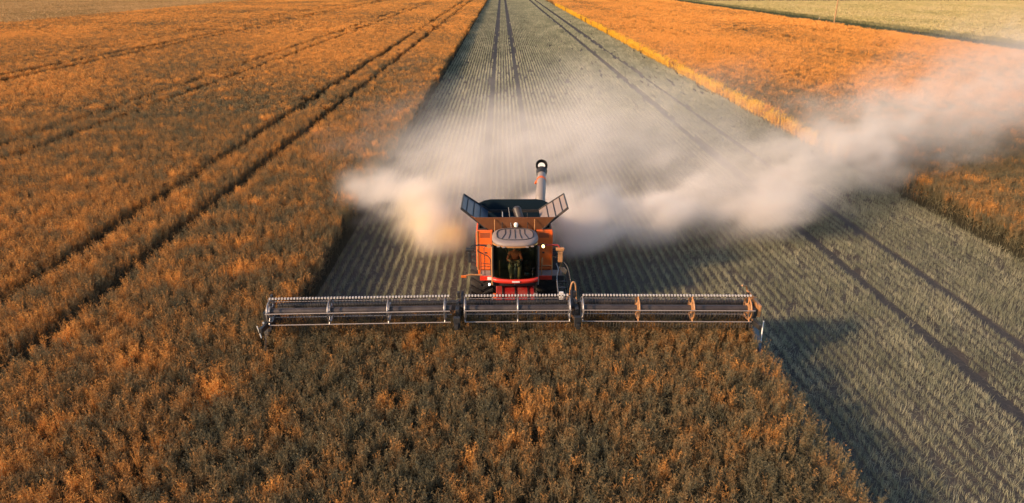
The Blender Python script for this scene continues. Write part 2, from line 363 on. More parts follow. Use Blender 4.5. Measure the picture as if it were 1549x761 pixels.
# the neighbours' fields
tan_p = proto_coll('tan_stand', [clump(9, 2.2, .8, nb=5, spread=.6, npod=3, podl=.3, podw=.14, stemw=.04) for _ in range(5)], M['tanCrop'])
pale_p = proto_coll('pale_stand', [clump(9, 2.2, .7, nb=5, spread=.6, npod=3, podl=.3, podw=.14, stemw=.04) for _ in range(5)], M['paleCrop'])
X, Y = jgrid(-330, LEFTF-1, 110, 460, 2.0, 2.0); k = in_view(X, Y); X, Y = X[k], Y[k]; n = len(X)
scatter('tan_field_crop', np.stack([X,Y,X*0],1), rng.random(n)*6.28, np.ones((n,3)), tan_p, 5, 'smooth tan crop in the neighbouring field at the upper left', 'crop')
X, Y = jgrid(DITCH1+1, 330, 80, 345, 2.0, 2.0); k = in_view(X, Y); X, Y = X[k], Y[k]; n = len(X)
scatter('pale_field_crop', np.stack([X,Y,X*0],1), rng.random(n)*6.28, np.ones((n,3)), pale_p, 5, 'pale yellow green crop in the neighbouring field beyond the ditch', 'crop')

# stubble: rows along Y, each instance a piece of row
ROW = .36
def stubble_seg(L, n, h, wd, litter, lw):
    V, F = [], []
    for _ in range(n):
        x = rng.normal()*.028; y = (rng.random()-.5)*L; hh = h*(.6+.6*rng.random()); tx, ty = rng.normal(size=2)*.05
        blade(V, F, (x,y,0), (x+tx, y+ty, hh), wd, np.array([1, rng.normal()*.5, 0]))
    for _ in range(litter):
        x = (rng.random()-.5)*ROW; y = (rng.random()-.5)*L; a = rng.random()*3.14; l = .05+.12*rng.random()
        blade(V, F, (x,y,.01+.03*rng.random()), (x+math.cos(a)*l, y+math.sin(a)*l, .01+.05*rng.random()), lw, np.array([-math.sin(a), math.cos(a), .2]))
    return V, F
st_near = proto_coll('stubble_row', [stubble_seg(.5, 40, .25, .0085, 15, .009) for _ in range(10)], M['straw'])
st_far = proto_coll('stubble_row_long', [stubble_seg(2, 70, .28, .024, 60, .03) for _ in range(8)], M['straw'])
def stub_keep(X, Y):
    k = ((X > EL+.1) & (X < EM) & (Y > 20.3) | (X >= EM+.05) & (X < ER-.1)) & in_view(X, Y)
    for tx in TRX[8:12]: k &= np.abs(X-tx-(smooth_noise(X*0+tx, Y, 4.0, 19)-.5)*.14) > .17+.10*smooth_noise(X*0+tx, Y, .9, 20)+.0012*Y
    return k
def stub_layer(name, y0, y1, L, col, nvar, label):
    W = y1; xs = np.arange(EL+.2, ER, ROW); ys = np.arange(y0, y1, L)
    X, Y = np.meshgrid(xs, ys); X = X.ravel()+rng.normal(size=X.size)*.015; Y = Y.ravel()+rng.normal(size=Y.size)*.05*L
    k = stub_keep(X, Y) & (rng.random(X.size) > .03+.25*np.clip(smooth_noise(X, Y, 1.3, 55)-.72, 0, 1)*3); X, Y = X[k], Y[k]; n = len(X)
    hn = .75+.5*smooth_noise(X, Y, 1.5, 31)+.1*rng.random(n)
    print(name, n)
    return scatter(name, np.stack([X,Y,X*0+.004],1), np.where(rng.random(n) < .5, 0, math.pi), np.stack([np.ones(n), np.ones(n), hn], 1), col, nvar, label, 'stubble')
stub_layer('near_stubble', 8, 62, .5, st_near, 10, 'grey green cut stubble in rows around and beside the harvester')
stub_layer('far_stubble', 62, 420, 2.0, st_far, 8, 'cut stubble rows running away to the end of the field')
# loose straw and chaff over the older stubble on the right
def litter_patch():
    V, F = [], []
    for _ in range(60):
        x, y = (rng.random(2)-.5)*.8; a = rng.random()*6.283; l = .06+.14*rng.random(); e = rng.random()*.16
        blade(V, F, (x,y,.02+.10*rng.random()), (x+math.cos(a)*l, y+math.sin(a)*l, .03+e), .008, np.array([-math.sin(a), math.cos(a), .2]))
    for _ in range(16):
        x, y = (rng.random(2)-.5)*.8; tx, ty = rng.normal(size=2)*.07
        blade(V, F, (x,y,0), (x+tx,y+ty,.18+.20*rng.random()), .009, np.array([1,0,0]))
    return V, F
lit = proto_coll('straw_tangle', [litter_patch() for _ in range(8)], M['straw'])
X, Y = jgrid(EM+.5, ER, 8, 75, .62, .62); k = in_view(X, Y)
for tx in TRX: k &= np.abs(X-tx) > .55
k &= rng.random(len(X)) < .35+.9*smooth_noise(X, Y, 3, 77)
X, Y = X[k], Y[k]; n = len(X)
scatter('loose_straw', np.stack([X,Y,X*0],1), rng.random(n)*6.28, np.ones((n,3)), lit, 8, 'loose pale straw lying over the old stubble on the right', 'straw')

# verge and ditch
def tuft(n, h, r, wd):
    V, F = [], []
    for _ in range(n):
        x, y = rng.normal(size=2)*r; a = rng.random()*6.283; l = h*(.4+.6*rng.random())
        blade(V, F, (x,y,0), (x+math.cos(a)*l*.35, y+math.sin(a)*l*.35, l), wd)
    return V, F
tg = proto_coll('grass_tuft', [tuft(40, .9, .55, .06) for _ in range(5)], M['grass'])
td = proto_coll('ditch_tuft', [tuft(36, .55, .6, .07) for _ in range(5)], M['darkgrass'])
X, Y = jgrid(DITCH1-2.0, DITCH1+1.5, 60, 460, .9, 1.0); k = in_view(X, Y); X, Y = X[k], Y[k]; n = len(X)
scatter('verge_grass', np.stack([X,Y,X*0],1), rng.random(n)*6.28, np.ones((n,3)), tg, 5, 'tall pale dry grass on the bank beyond the ditch', 'grass')
X, Y = jgrid(DITCH0-1.4, DITCH1-2.6, 60, 460, 1.3, 1.3); k = in_view(X, Y) & (rng.random(len(X)) < .65); X, Y = X[k], Y[k]; n = len(X)
scatter('ditch_grass', np.stack([X,Y,X*0],1), rng.random(n)*6.28, np.ones((n,3)), td, 5, 'low dark green grass along the ditch between the fields', 'grass')

# ------------------------------------------------------------------ utility pole and stakes
p = empty('utility_pole', (81.9, 171, 0), 'tall wooden pole standing at the edge of the orange crop by the ditch', 'pole')
MB().tube([(0,0,-.3),(0,0,5),(0.05,0,11)], [.17,.155,.12], 12).build('pole_shaft', M['wood'], p)
MB().box((.05,0,10.3), (2.2,.12,.14)).build('cross_arm', M['wood'], p, .01)
for x in (-.95, -.5, .6, 1.05): MB().tube([(x,0,10.37),(x,0,10.5),(x,0,10.56)], [.05,.07,.03], 8).build('insulator', M['white'], p)
def stake(loc, lean, label, h=1.6):
    s = empty('marker_stake', loc, label, 'stake', 'stakes along the ditch')
    MB().tube([(0,0,-.1),(lean*h,0,h)], [.06,.045], 6).build('stake_shaft', M['wood'], s)
    MB().box((lean*h*.97,0,h*.97), (.16,.05,.22), roty(lean)).build('stake_cap', M['white'], s, .01)
stake((78.0,173,0), .45, 'pale stake leaning to the right beside the foot of the wooden pole', 2.2)
stake((97.6,173,0), 0, 'short upright stake in the verge grass to the right of the wooden pole')
stake((86.5,372,0), -.1, 'far off pale stake on the ditch near the top edge', 4.0)

# ------------------------------------------------------------------ COMBINE
RX, RY = .42, 22.5
cb = empty('combine_harvester', (RX, RY, 0), 'dusty red and black combine harvester with a wide draper header, cutting towards the camera', 'combine')
# body behind the cab
b_ = MB()
b_.b2((-1.36,.06,1.35), (1.36,.30,3.10)); b_.b2((-1.36,.30,1.35), (1.36,2.1,2.5)); b_.b2((-1.36,2.1,1.35), (1.36,2.6,3.0))
b_.b2((-1.36,.30,2.5), (-1.30,2.1,3.10)); b_.b2((1.30,.30,2.5), (1.36,2.1,3.10))
b_.hexa([(-1.30,2.6,1.2),(1.30,2.6,1.2),(1.25,6.2,1.35),(-1.25,6.2,1.35)], [(-1.30,2.6,2.6),(1.30,2.6,2.6),(1.15,6.0,2.35),(-1.15,6.0,2.35)])
b_.build('body', M['red'], cb, .05)
for s in (-1, 1):
    mb = MB(); mb.b2((s*.80,-.02,1.62), (s*1.37,.055,3.19)); pn = mb.build('front_panel', M['red'], cb, .02)
    MB().b2((s*1.335,-.045,1.62), (s*1.385,-.022,3.17)).build('edge_strip', M['ochre' if s < 0 else 'red'], pn, .005)
    mb = MB(); mb.b2((s*1.365,.2,1.5), (s*1.42,3.3,3.0)); mb.b2((s*1.32,3.4,1.5), (s*1.38,5.8,2.3)); mb.build('side_panel', M['red'], cb, .02)
mb = MB(); mb.b2((-.95,6.1,1.0), (.95,6.9,1.9)); mb.b2((-1.15,6.7,.75), (1.15,7.2,1.0)); mb.build('straw_chopper', M['black'], cb, .03)
mb = MB(); mb.b2((-.9,.1,.75), (.9,5.8,1.36)); mb.tube([(-1.3,.95,.99),(1.3,.95,.99)], .16, 10); mb.tube([(-1.2,5.0,.75),(1.2,5.0,.75)], .1, 10); mb.build('chassis', M['black'], cb, .02)
# wheels
def wheel(x, y, R, W, tag_):
    tb = MB()
    hw = W/2
    prof = [(-hw*.8,R*.55),(-hw,R*.70),(-hw,R*.88),(-hw*.86,R*.95),(-hw*.4,R*.965),(hw*.4,R*.965),(hw*.86,R*.95),(hw,R*.88),(hw,R*.70),(hw*.8,R*.55)]
    tb.lathe_x((x,y,R), prof, 44)
    n = 20
    for k in range(n):
        for s in (-1, 1):
            a = 2*math.pi*(k+(.5 if s > 0 else 0))/n
            V = []
            for (xx, da) in ((.02, 0), (hw*.97, -.26)):
                for (dd) in (-.06, .06):
                    for rr in (R*.93, R*1.0):
                        ang = a+da+dd; V.append((x+s*xx, y+rr*math.cos(ang), R+rr*math.sin(ang)))
            tb.add(V, [(0,1,3,2),(4,6,7,5),(0,4,5,1),(2,3,7,6),(0,2,6,4),(1,5,7,3)])
    w_ = MB()
    w_.lathe_x((x,y,R), [(-hw*.7,R*.56),(-hw*.55,R*.50),(0,R*.42),(hw*.1,R*.12),(hw*.1,.01)], 32)
    w_.lathe_x((x,y,R), [(hw*.7,R*.56),(hw*.55,R*.50),(.02,R*.42),(hw*.14,R*.12),(hw*.14,.01)], 32)
    par = empty_part('front_wheel' if tag_ == 'f' else 'rear_wheel')
    tb.build('tyre', M['rubber'], par); w_.build('rim', M['rim'], par)
def empty_part(name):
    o = bpy.data.objects.new(name, None); C.objects.link(o); o.parent = cb; o.empty_display_size = .2; return o
wheel(-1.23, .95, .99, .84, 'f'); wheel(1.23, .95, .99, .84, 'f')
wheel(-1.15, 5.0, .72, .5, 'r'); wheel(1.15, 5.0, .72, .5, 'r')

# cab ---------------------------------------------------------------
cabf = MB()
def front_y(x, z):      # plan curve of the windscreen, leaning out a little at the top
    return -1.36 - .24*math.sqrt(max(0, 1-(x/.76)**2)) - (z-1.7)*.05
cabf.b2((-.76,-1.30,1.55), (.76,-.05,1.66))
for s in (-1, 1):
    cabf.tube([(s*.765,-1.36,1.62),(s*.775,-1.40,2.4),(s*.765,-1.42,3.12)], .038, 8)
    cabf.tube([(s*.775,-.10,1.62),(s*.775,-.10,3.12)], .05, 8)
    cabf.tube([(s*.775,-.72,1.62),(s*.775,-.72,3.12)], .025, 8)
cabf.b2((-.76,-.075,1.62), (.76,-.035,3.12))
cabo = cabf.build('cab', M['black'], cb, .01)
mb = MB()
for s in (-1,):    # left pillar cover in ochre: orange sunlight on that side put into the paint
    mb.tube([(s*.80,-1.33,1.62),(s*.81,-1.36,2.4),(s*.80,-1.38,3.10)], .036, 8)
mb.build('pillar_cover', M['ochre'], cabo)
mb = MB(); mb.tube([(.80,-1.33,1.62),(.81,-1.36,2.4),(.80,-1.38,3.10)], .030, 8); mb.build('pillar_cover', M['grey'], cabo)
g = MB(); nx, nz = 16, 8; V = []
for j in range(nz+1):
    z = 1.93+(3.20-1.93)*j/nz
    for i in range(nx+1):
        x = -.745+1.49*i/nx; V.append((x, front_y(x, z), z))
g.add(V, [(j*(nx+1)+i, j*(nx+1)+i+1, (j+1)*(nx+1)+i+1, (j+1)*(nx+1)+i) for j in range(nz) for i in range(nx)], True)
g.build('windscreen', M['glass'], cabo)
for s in (-1, 1):
    MB().add([(s*.775,-1.34,1.68),(s*.775,-.14,1.68),(s*.775,-.14,3.08),(s*.775,-1.36,3.08)], [(0,1,2,3)]).build('side_window', M['glass'], cabo)
# red curved bumper below the glass
V = []; n = 20
for i in range(n+1):
    x = -.80+1.6*i/n; yy = -1.40-.25*math.sqrt(max(0, 1-(x/.81)**2))
    for (dy, z) in ((.10,1.95),(-.015,1.95),(-.045,1.90),(-.03,1.82),(.12,1.76)): V.append((x, yy+dy, z))
mb = MB(); mb.add(V, [(i*5+k, i*5+k+1, (i+1)*5+k+1, (i+1)*5+k) for i in range(n) for k in range(4)], True); mb.build('bumper', M['bumper'], cb)
MB().box((.02,-1.705,1.90), (.27,.02,.055)).build('white_sticker', M['white'], cb, .004)
# roof
def sup(a, b, cx, cy_, n=48, e=2.8):
    out = []
    for k in range(n):
        th = 2*math.pi*k/n; c_, s_ = math.cos(th), math.sin(th)
        out.append((cx+a*math.copysign(abs(c_)**(2/e), c_), cy_+b*math.copysign(abs(s_)**(2/e), s_)))
    return out
rings = []
for (a, bb, z) in ((.72,.72,3.17),(.79,.79,3.185),(.81,.805,3.23),(.79,.78,3.29),(.73,.72,3.325),(.66,.62,3.34)):
    rings.append([(x, y, z+(-.10 if False else 0)) for x, y in sup(a, bb, 0, -.86)])
mb = MB(); n = 48; mb.add([q for r in rings for q in r], [(i*n+k, i*n+(k+1)%n, (i+1)*n+(k+1)%n, (i+1)*n+k) for i in range(5) for k in range(n)], True)
mb.add(rings[-1], [tuple(range(n))]); mb.add(rings[0], [tuple(reversed(range(n)))])
roof = mb.build('cab_roof', M['grey'], cb)
mb = MB()
ov = sup(.64,.55,0,-.84, 40, 3.0); mb.tube([(x,y,3.347) for x, y in ov]+[(ov[0][0],ov[0][1],3.347)], .016, 6, False)
for x in (-.34,-.17,0,.17,.34):
    mb.tube([(x,-.38,3.345),(x,-.80,3.345),(x*1.35,-1.26,3.345)], .013, 6)
mb.build('roof_groove', M['black'], roof)
mb = MB()
V = []; n = 24
for i in range(n+1):
    th = math.pi*(1.12+.76*i/n); x, y = .83*math.copysign(abs(math.cos(th))**(2/2.8), math.cos(th)), -.86+.825*math.copysign(abs(math.sin(th))**(2/2.8), math.sin(th))
    V += [(x, y, 3.165), (x, y-.012, 3.225)]
mb.add(V, [(2*i, 2*i+2, 2*i+3, 2*i+1) for i in range(n)], True); mb.build('roof_visor', M['ochre'], roof)
for x in (-.58,-.40,.40,.58): MB().box((x,-1.66-(.02 if abs(x) < .5 else -.05),3.195), (.11,.04,.045)).build('roof_lamp', M['grey'], roof, .01)
# antennas
mb = MB(); mb.tube([(-.45,-.1,3.3),(-.46,-.05,3.95)], .016, 6); mb.build('antenna', M['black'], cb)
mb = MB(); mb.tube([(-.12,-.1,3.3),(-.22,-.0,4.05)], .017, 6); mb.build('antenna', M['steel'], cb)
mb = MB(); mb.tube([(.47,-.1,3.3),(.46,-.05,3.85)], .014, 6); mb.build('antenna', M['black'], cb)
mb = MB(); mb.lathe_x((0,0,0), [(0,.001),(.03,.07)], 4)
mb = MB(); mb.tube([(.05,-.05,3.34),(.05,-.05,3.44),(.05,-.05,3.50),(.05,-.05,3.52)], [.07,.085,.06,.015], 16); mb.build('guidance_dome', M['white'], cb)
# cab inside
mb = MB(); mb.b2((-.26,-.72,1.95), (.26,-.24,2.08)); mb.hexa([(-.25,-.30,2.05),(.25,-.30,2.05),(.25,-.18,2.05),(-.25,-.18,2.05)], [(-.22,-.22,2.78),(.22,-.22,2.78),(.22,-.12,2.78),(-.22,-.12,2.78)])
mb.b2((-.2,-.62,1.66), (.2,-.3,1.95)); mb.build('driver_seat', M['seat'], cb, .03)
mb = MB(); mb.tube([(.02,-1.38,1.66),(.02,-1.22,2.05),(.02,-1.08,2.32)], [.065,.055,.045], 10); mb.build('steering_column', M['grey'], cb)
ring = [(.02+.19*math.cos(a), -1.08+.19*math.sin(a)*.8, 2.34+.19*math.sin(a)*.45) for a in np.linspace(0, 2*math.pi, 25)]
mb = MB(); mb.tube(ring, .016, 6, False); mb.tube([ring[0], ring[12]], .012, 6); mb.build('steering_wheel', M['black'], cb)
mb = MB(); mb.b2((.34,-.95,1.95), (.56,-.35,2.12)); mb.box((.50,-1.05,2.35), (.22,.03,.17), rotz(-.4)); mb.tube([(.5,-.9,2.1),(.5,-1.03,2.3)], .015, 6); mb.tube([(.42,-.85,2.1),(.42,-.88,2.26)], [.02,.035], 8); mb.build('control_console', M['black'], cb, .01)
MB().tube([(-.35,-1.50,3.08),(-.05,-1.40,2.35)], .014, 6).build('wiper', M['ochre'], cb)

# platforms, ladders, rails
mb = MB(); mb.b2((-1.26,-.52,1.56), (-.78,-.03,1.60)); pl = mb.build('platform', M['grey'], cb, .008)
MB().b2((-1.27,-.55,1.42), (-.78,-.522,1.60)).build('platform_front', M['bumper'], pl, .006)
MB().b2((-1.00,-.575,1.45), (-.82,-.552,1.57)).build('white_plate', M['white'], pl, .004)
MB().tube([(-.93,-.60,1.30),(-.93,-.66,1.30)], .034, 14).build('work_lamp', M['lampw'], cb)
mb = MB(); mb.b2((-1.0,-.60,1.24), (-.86,-.55,1.37)); mb.build('lamp_bracket', M['black'], cb, .01)
mb = MB(); mb.b2((.80,-.52,1.56), (1.75,-.03,1.60)); pr = mb.build('platform', M['grey'], cb, .008)
MB().b2((.80,-.55,1.44), (1.36,-.522,1.60)).build('platform_front', M['bumper'], pr, .006)
MB().b2((1.37,-.56,1.40), (1.80,-.522,1.60)).build('step_frame', M['black'], pr, .006)
def rail(pts, name, mat, r=.017): return MB().tube(pts, r, 6).build(name, mat, cb)
x0, x1, y_ = -1.33, -.87, -.48
mb = MB()
mb.tube([(x0,y_,2.62),(x0,y_,2.55),(x0+.10,y_,2.50),(x1-.10,y_,2.36),(x1-.02,y_,2.25),(x1,y_,2.1),(x1,y_,1.62)], .019, 6)
mb.tube([(x0+.10,y_,2.50),(x0+.10,y_,1.60)], .016, 6); mb.tube([(x0+.24,y_,2.44),(x0+.24,y_,1.60)], .016, 6)
mb.tube([(x0+.08,y_,2.1),(x1,y_,2.04)], .013, 6)
mb.tube([(x0+.22,y_+.05,2.46),(x0+.22,y_+.05,2.66),(x0+.28,y_+.05,2.72),(x1+.05,y_+.05,2.72)], .014, 6)
mb.build('handrail', M['black'], cb)
mb = MB()
mb.tube([(.98,y_,1.6),(.98,y_,1.95),(1.02,y_,2.12),(1.0,y_,2.30),(.96,y_,2.2),(.98,y_,2.0)], .018, 6)
mb.tube([(1.36,y_,1.6),(1.36,y_,2.35),(1.5,y_,2.3)], .018, 6); mb.tube([(.98,y_,1.98),(1.36,y_,1.98)], .014, 6)
mb.tube([(1.62,y_,1.6),(1.70,y_,2.1),(1.66,y_,2.45)], .016, 6)
mb.build('handrail', M['ochre'], cb)
mb = MB()
for s in (0, 1): mb.tube([(1.48+.36*s,-.5,1.55),(1.62+.36*s,-.62,.55)], .022, 6)
for k in range(4): mb.b2((1.51+.035*k*.9,-.62-.0,1.35-.26*k), (1.90,-.46,1.38-.26*k))
mb.build('ladder', M['black'], cb)
# turn signal arm (left) and round lamp (right)
mb = MB(); mb.tube([(-1.20,-.5,1.62),(-1.60,-.55,1.66),(-1.95,-.6,1.62)], .030, 8); mb.build('signal_arm', M['ochre'], cb)
MB().box((-1.86,-.62,1.62), (.20,.05,.085)).build('signal_lamp', M['orange'], cb, .01)
mb = MB(); mb.tube([(1.74,-.48,1.78),(1.78,-.48,1.82),(1.78,-.48,1.9)], [.19,.15,.03], 14); mb.build('beacon_base', M['ochre'], cb, 0)
# mirrors
for s in (-1, 1):
    ar = MB(); ar.tube([(s*.78,-1.05,2.98),(s*1.25,-1.0,3.0),(s*1.50,-1.02,3.0),(s*1.58,-1.05,2.90)], .026, 8)
    arm = ar.build('mirror_arm', M['black' if s < 0 else 'darkred'], cb)
    mt = M['black'] if s < 0 else M['ochre']  # right head in ochre: the orange sunlight on it is put into the paint
    hd = MB(); hd.box((s*1.58,-1.06,2.86), (.30,.14,.12)); hd.box((s*1.60,-1.05,2.58), (.13 if s < 0 else .18,.13,.42)); hd.build('mirror', mt, cb, .03)
    MB().box((s*1.60,-.978,2.58), (.11,.008,.38)).build('mirror_glass', M['mirror'], cb)
MB().tube([(.98,-1.10,3.0),(.98,-1.17,3.0)], .046, 16).build('amber_lamp', M['lamp'], cb)
MB().tube([(.98,-1.02,3.0),(.98,-1.10,3.0)], .075, 16).build('lamp_housing', M['black'], cb)
MB().tube([(-.92,-1.02,3.0),(-.92,-1.10,3.0)], [.05,.075], 12).build('lamp_housing', M['ochre'], cb)

# grain tank -----------------------------------------------------------
tf, tbk = .02, 2.15
def quad(pts, name, mat, par, th=.025, lab=None): return MB().slab(pts, th).build(name, mat, par, 0, lab)
mb = MB()    # rim box and sloping floor
mb.b2((-1.30,tf,3.10), (1.30,tf+.05,3.24)); mb.b2((-1.30,tbk-.05,3.10), (1.30,tbk,3.24)); mb.b2((-1.34,tf,3.10), (-1.28,tbk,3.24)); mb.b2((1.28,tf,3.10), (1.34,tbk,3.24))
tank = mb.build('grain_tank', M['black'], cb, .01)
# a two sided flap: outer sheet, inner sheet a few mm apart
def flap(pts, outer_mat, name, th=.02):
    P = [Vector(p) for p in pts]; nrm = (P[1]-P[0]).cross(P[2]-P[0]).normalized()
    o1 = MB().slab(pts, th).build(name, outer_mat, tank)
    MB().slab([p-nrm*(th+.003) for p in P], .006).build('liner', M['tankin'], tank)
    return nrm
A = 1.00; zf = 3.24
# front flap leans towards the cab; normal points to the camera side
FB = [(-A,tf,zf-.06),(A,tf,zf-.06)]; FT = [(1.42,-.16,3.72),(-1.42,-.16,3.72)]
flap([FB[0],FB[1],FT[0],FT[1]], M['tankout'], 'front_flap')
# back flap, arched top
bk = [(A,tbk,zf-.06),(-A,tbk,zf-.06),(-1.45,tbk+.10,3.44),(-1.15,tbk+.16,3.56),(-.9,tbk+.18,3.60),(.9,tbk+.18,3.60),(1.15,tbk+.16,3.56),(1.45,tbk+.10,3.44)]
flap(bk, M['tankin'], 'back_flap')
for s in (-1, 1):
    L = [(s*1.0,tf-.05,3.22),(s*1.0,tbk+.05,3.22),(s*1.93,tbk-.45,4.02),(s*1.93,-.02,4.02)]
    if s > 0: pass
    else: L = L[::-1]
    L = L[::-1]
    P = [Vector(p) for p in L]; nrm = (P[1]-P[0]).cross(P[2]-P[0]).normalized()
    sd_ = MB().slab(L, .03).build('side_flap', M['black'], tank)
    # raised ribs and rim on the inner face
    up = nrm if nrm.z > 0 else -nrm; off = up*.016 if nrm.z > 0 else up*.046
    rb = MB()
    def P2(u, v): return Vector((s*(1.0+.93*v), tf-.05+.12*v*0+(tbk+.03-tf-.45*v)*u, 3.22+.80*v))+up*.03
    for v in (.30, .55, .80): rb.tube([P2(.06, v), P2(.94, v)], .016, 6)
    for u in (.02, .98): rb.tube([P2(u, 0.02), P2(u, .99)], .026, 6)
    rb.tube([P2(.02,.99), P2(.98,.99)], .026, 6)
    rb.build('flap_frame', M['black'], tank)
    inner = MB().slab([Vector(p)+up*.008 for p in L], .004).build('flap_sheet', M['blue'] if s < 0 else M['grey'], tank)  # right sheet paler than the left: sunlight on its inner face put into colour
    # corner gussets
    MB().slab([(s*A,tf,zf-.04),(s*1.42,-.155,3.72),(s*1.60,.0,3.74)], .012).build('gusset', M['tankout'] if s < 0 else M['black'], tank)
    MB().slab([(s*A,tbk,zf-.04),(s*1.45,tbk+.10,3.44),(s*1.62,tbk-.2,3.72)], .012).build('gusset', M['tankin'], tank)
    MB().tube([(s*.72,-.20,3.20),(s*.72,-.17,3.66)], .018, 6).build('flap_stay', M['ochre'], tank)
# floor & bubble auger
fl = MB(); fl.add([(-1.3,tf,3.15),(1.3,tf,3.15),(1.3,tbk,3.15),(-1.3,tbk,3.15),(0,1.1,2.7)], [(0,1,4),(1,2,4),(2,3,4),(3,0,4)]); fl.build('tank_floor', M['tankin'], tank)
au = MB(); au.tube([(.35,.5,2.95),(.1,1.1,3.62)], [.16,.16], 14); au.tube([(.1,1.1,3.62),(.08,1.15,3.68)], [.17,.1], 14); au.build('filling_auger', M['tube'], tank)
MB().tube([(-.42,.7,2.9),(-.44,.8,3.6)], .022, 6).build('level_sensor', M['white'], tank)
MB().hexa([(-.75,.3,3.1),(.95,.3,3.1),(.95,1.0,3.1),(-.75,1.0,3.1)], [(-.1,.5,3.42),(.2,.5,3.42),(.2,.8,3.42),(-.1,.8,3.42)]).build('auger_cover', M['black'], tank)
MB().box((.05,.35,3.40), (.20,.12,.08), rotz(.3)).build('camera_box', M['white'], tank, .02)
# unloading auger folded back
mb = MB(); mb.tube([(1.05,2.35,2.7),(1.05,2.45,3.3),(1.07,2.6,3.62),(1.12,3.0,3.80),(1.22,4.35,4.12)], [.22,.22,.20,.19,.18], 18); aug = mb.build('unloading_auger', M['alu'], cb)
MB().tube([(1.16,3.60,3.94),(1.17,3.72,3.97)], .205, 18).build('auger_clamp', M['red'], aug)
MB().tube([(1.10,3.45,3.92),(.93,3.55,3.96),(.92,3.60,3.86)], .045, 8).build('clamp_arm', M['red'], aug)
mb = MB(); mb.tube([(1.19,4.12,4.06),(1.22,4.42,4.16)], [.20,.24], 18, False)
mb.tube([(1.22,4.60,4.12),(1.22,4.55,4.30),(1.21,4.40,4.43)], [.10,.25,.25], 18, False); mb.build('auger_boot', M['black'], aug)
MB().tube([(1.21,4.47,4.35),(1.21,4.44,4.38)], [.15,.15], 18).build('boot_ring', M['white'], aug)

# feeder house
mb = MB(); mb.hexa([(-.68,-3.35,.50),(.68,-3.35,.50),(.68,-.3,1.0),(-.68,-.3,1.0)], [(-.68,-3.35,1.12),(.68,-3.35,1.12),(.68,-.9,1.44),(-.68,-.9,1.44)]); mb.build('feeder_house', M['darkred'], cb, .03)
for s in (-1, 1): MB().tube([(s*.80,-.5,.8),(s*.80,-2.9,.75)], .05, 8).build('lift_cylinder', M['steel'], cb)
for s in (-1, 1): MB().box((s*.72,-1.55,1.28), (.13,.10,.20)).build('light_box', M['red' if s < 0 else 'grey'], cb, .015)

# ------------------------------------------------------------------ header
def droop(x): return -.012*max(0, abs(x)-1.9)**1.0*1.0
HY = -4.3; HZ = 2.23; RR = .42
hf = MB()
segs = [(-7.72,-1.92),(-1.92,1.90),(1.90,7.42)]
def dz(x): return droop(x)
# back frame: top tube, back sheet, lower beam
for (a, b2_) in segs:
    for (y, z, r) in ((-3.30,1.93,.075),(-3.36,.62,.10)):
        hf.tube([(a,y,z+dz(a)),(b2_,y,z+dz(b2_))], r, 10)
hfr = hf.build('header_frame', M['black'], cb)
mb = MB()
for (a, b2_) in segs: mb.slab([(a,-3.40,.7+dz(a)),(b2_,-3.40,.7+dz(b2_)),(b2_,-3.38,1.90+dz(b2_)),(a,-3.38,1.90+dz(a))], .02)
mb.build('back_sheet', M['canvas'], hfr)
mb = MB()
for (a, b2_) in segs: mb.slab([(a,-3.90,.42+dz(a)),(b2_,-3.90,.42+dz(b2_)),(b2_,-3.45,.72+dz(b2_)),(a,-3.45,.72+dz(a))], .05)
mb.build('draper_belt', M['canvas'], cb)
mb = MB()
x = -7.7
while x < 7.4:
    mb.hexa([(x-.02,-4.1,.38+dz(x)),(x+.02,-4.1,.38+dz(x)),(x+.03,-3.9,.37+dz(x)),(x-.03,-3.9,.37+dz(x))], [(x-.01,-4.08,.41+dz(x)),(x+.01,-4.08,.41+dz(x)),(x+.03,-3.9,.44+dz(x)),(x-.03,-3.9,.44+dz(x))]); x += .0762*2
mb.build('cutter_bar', M['steel'], cb)
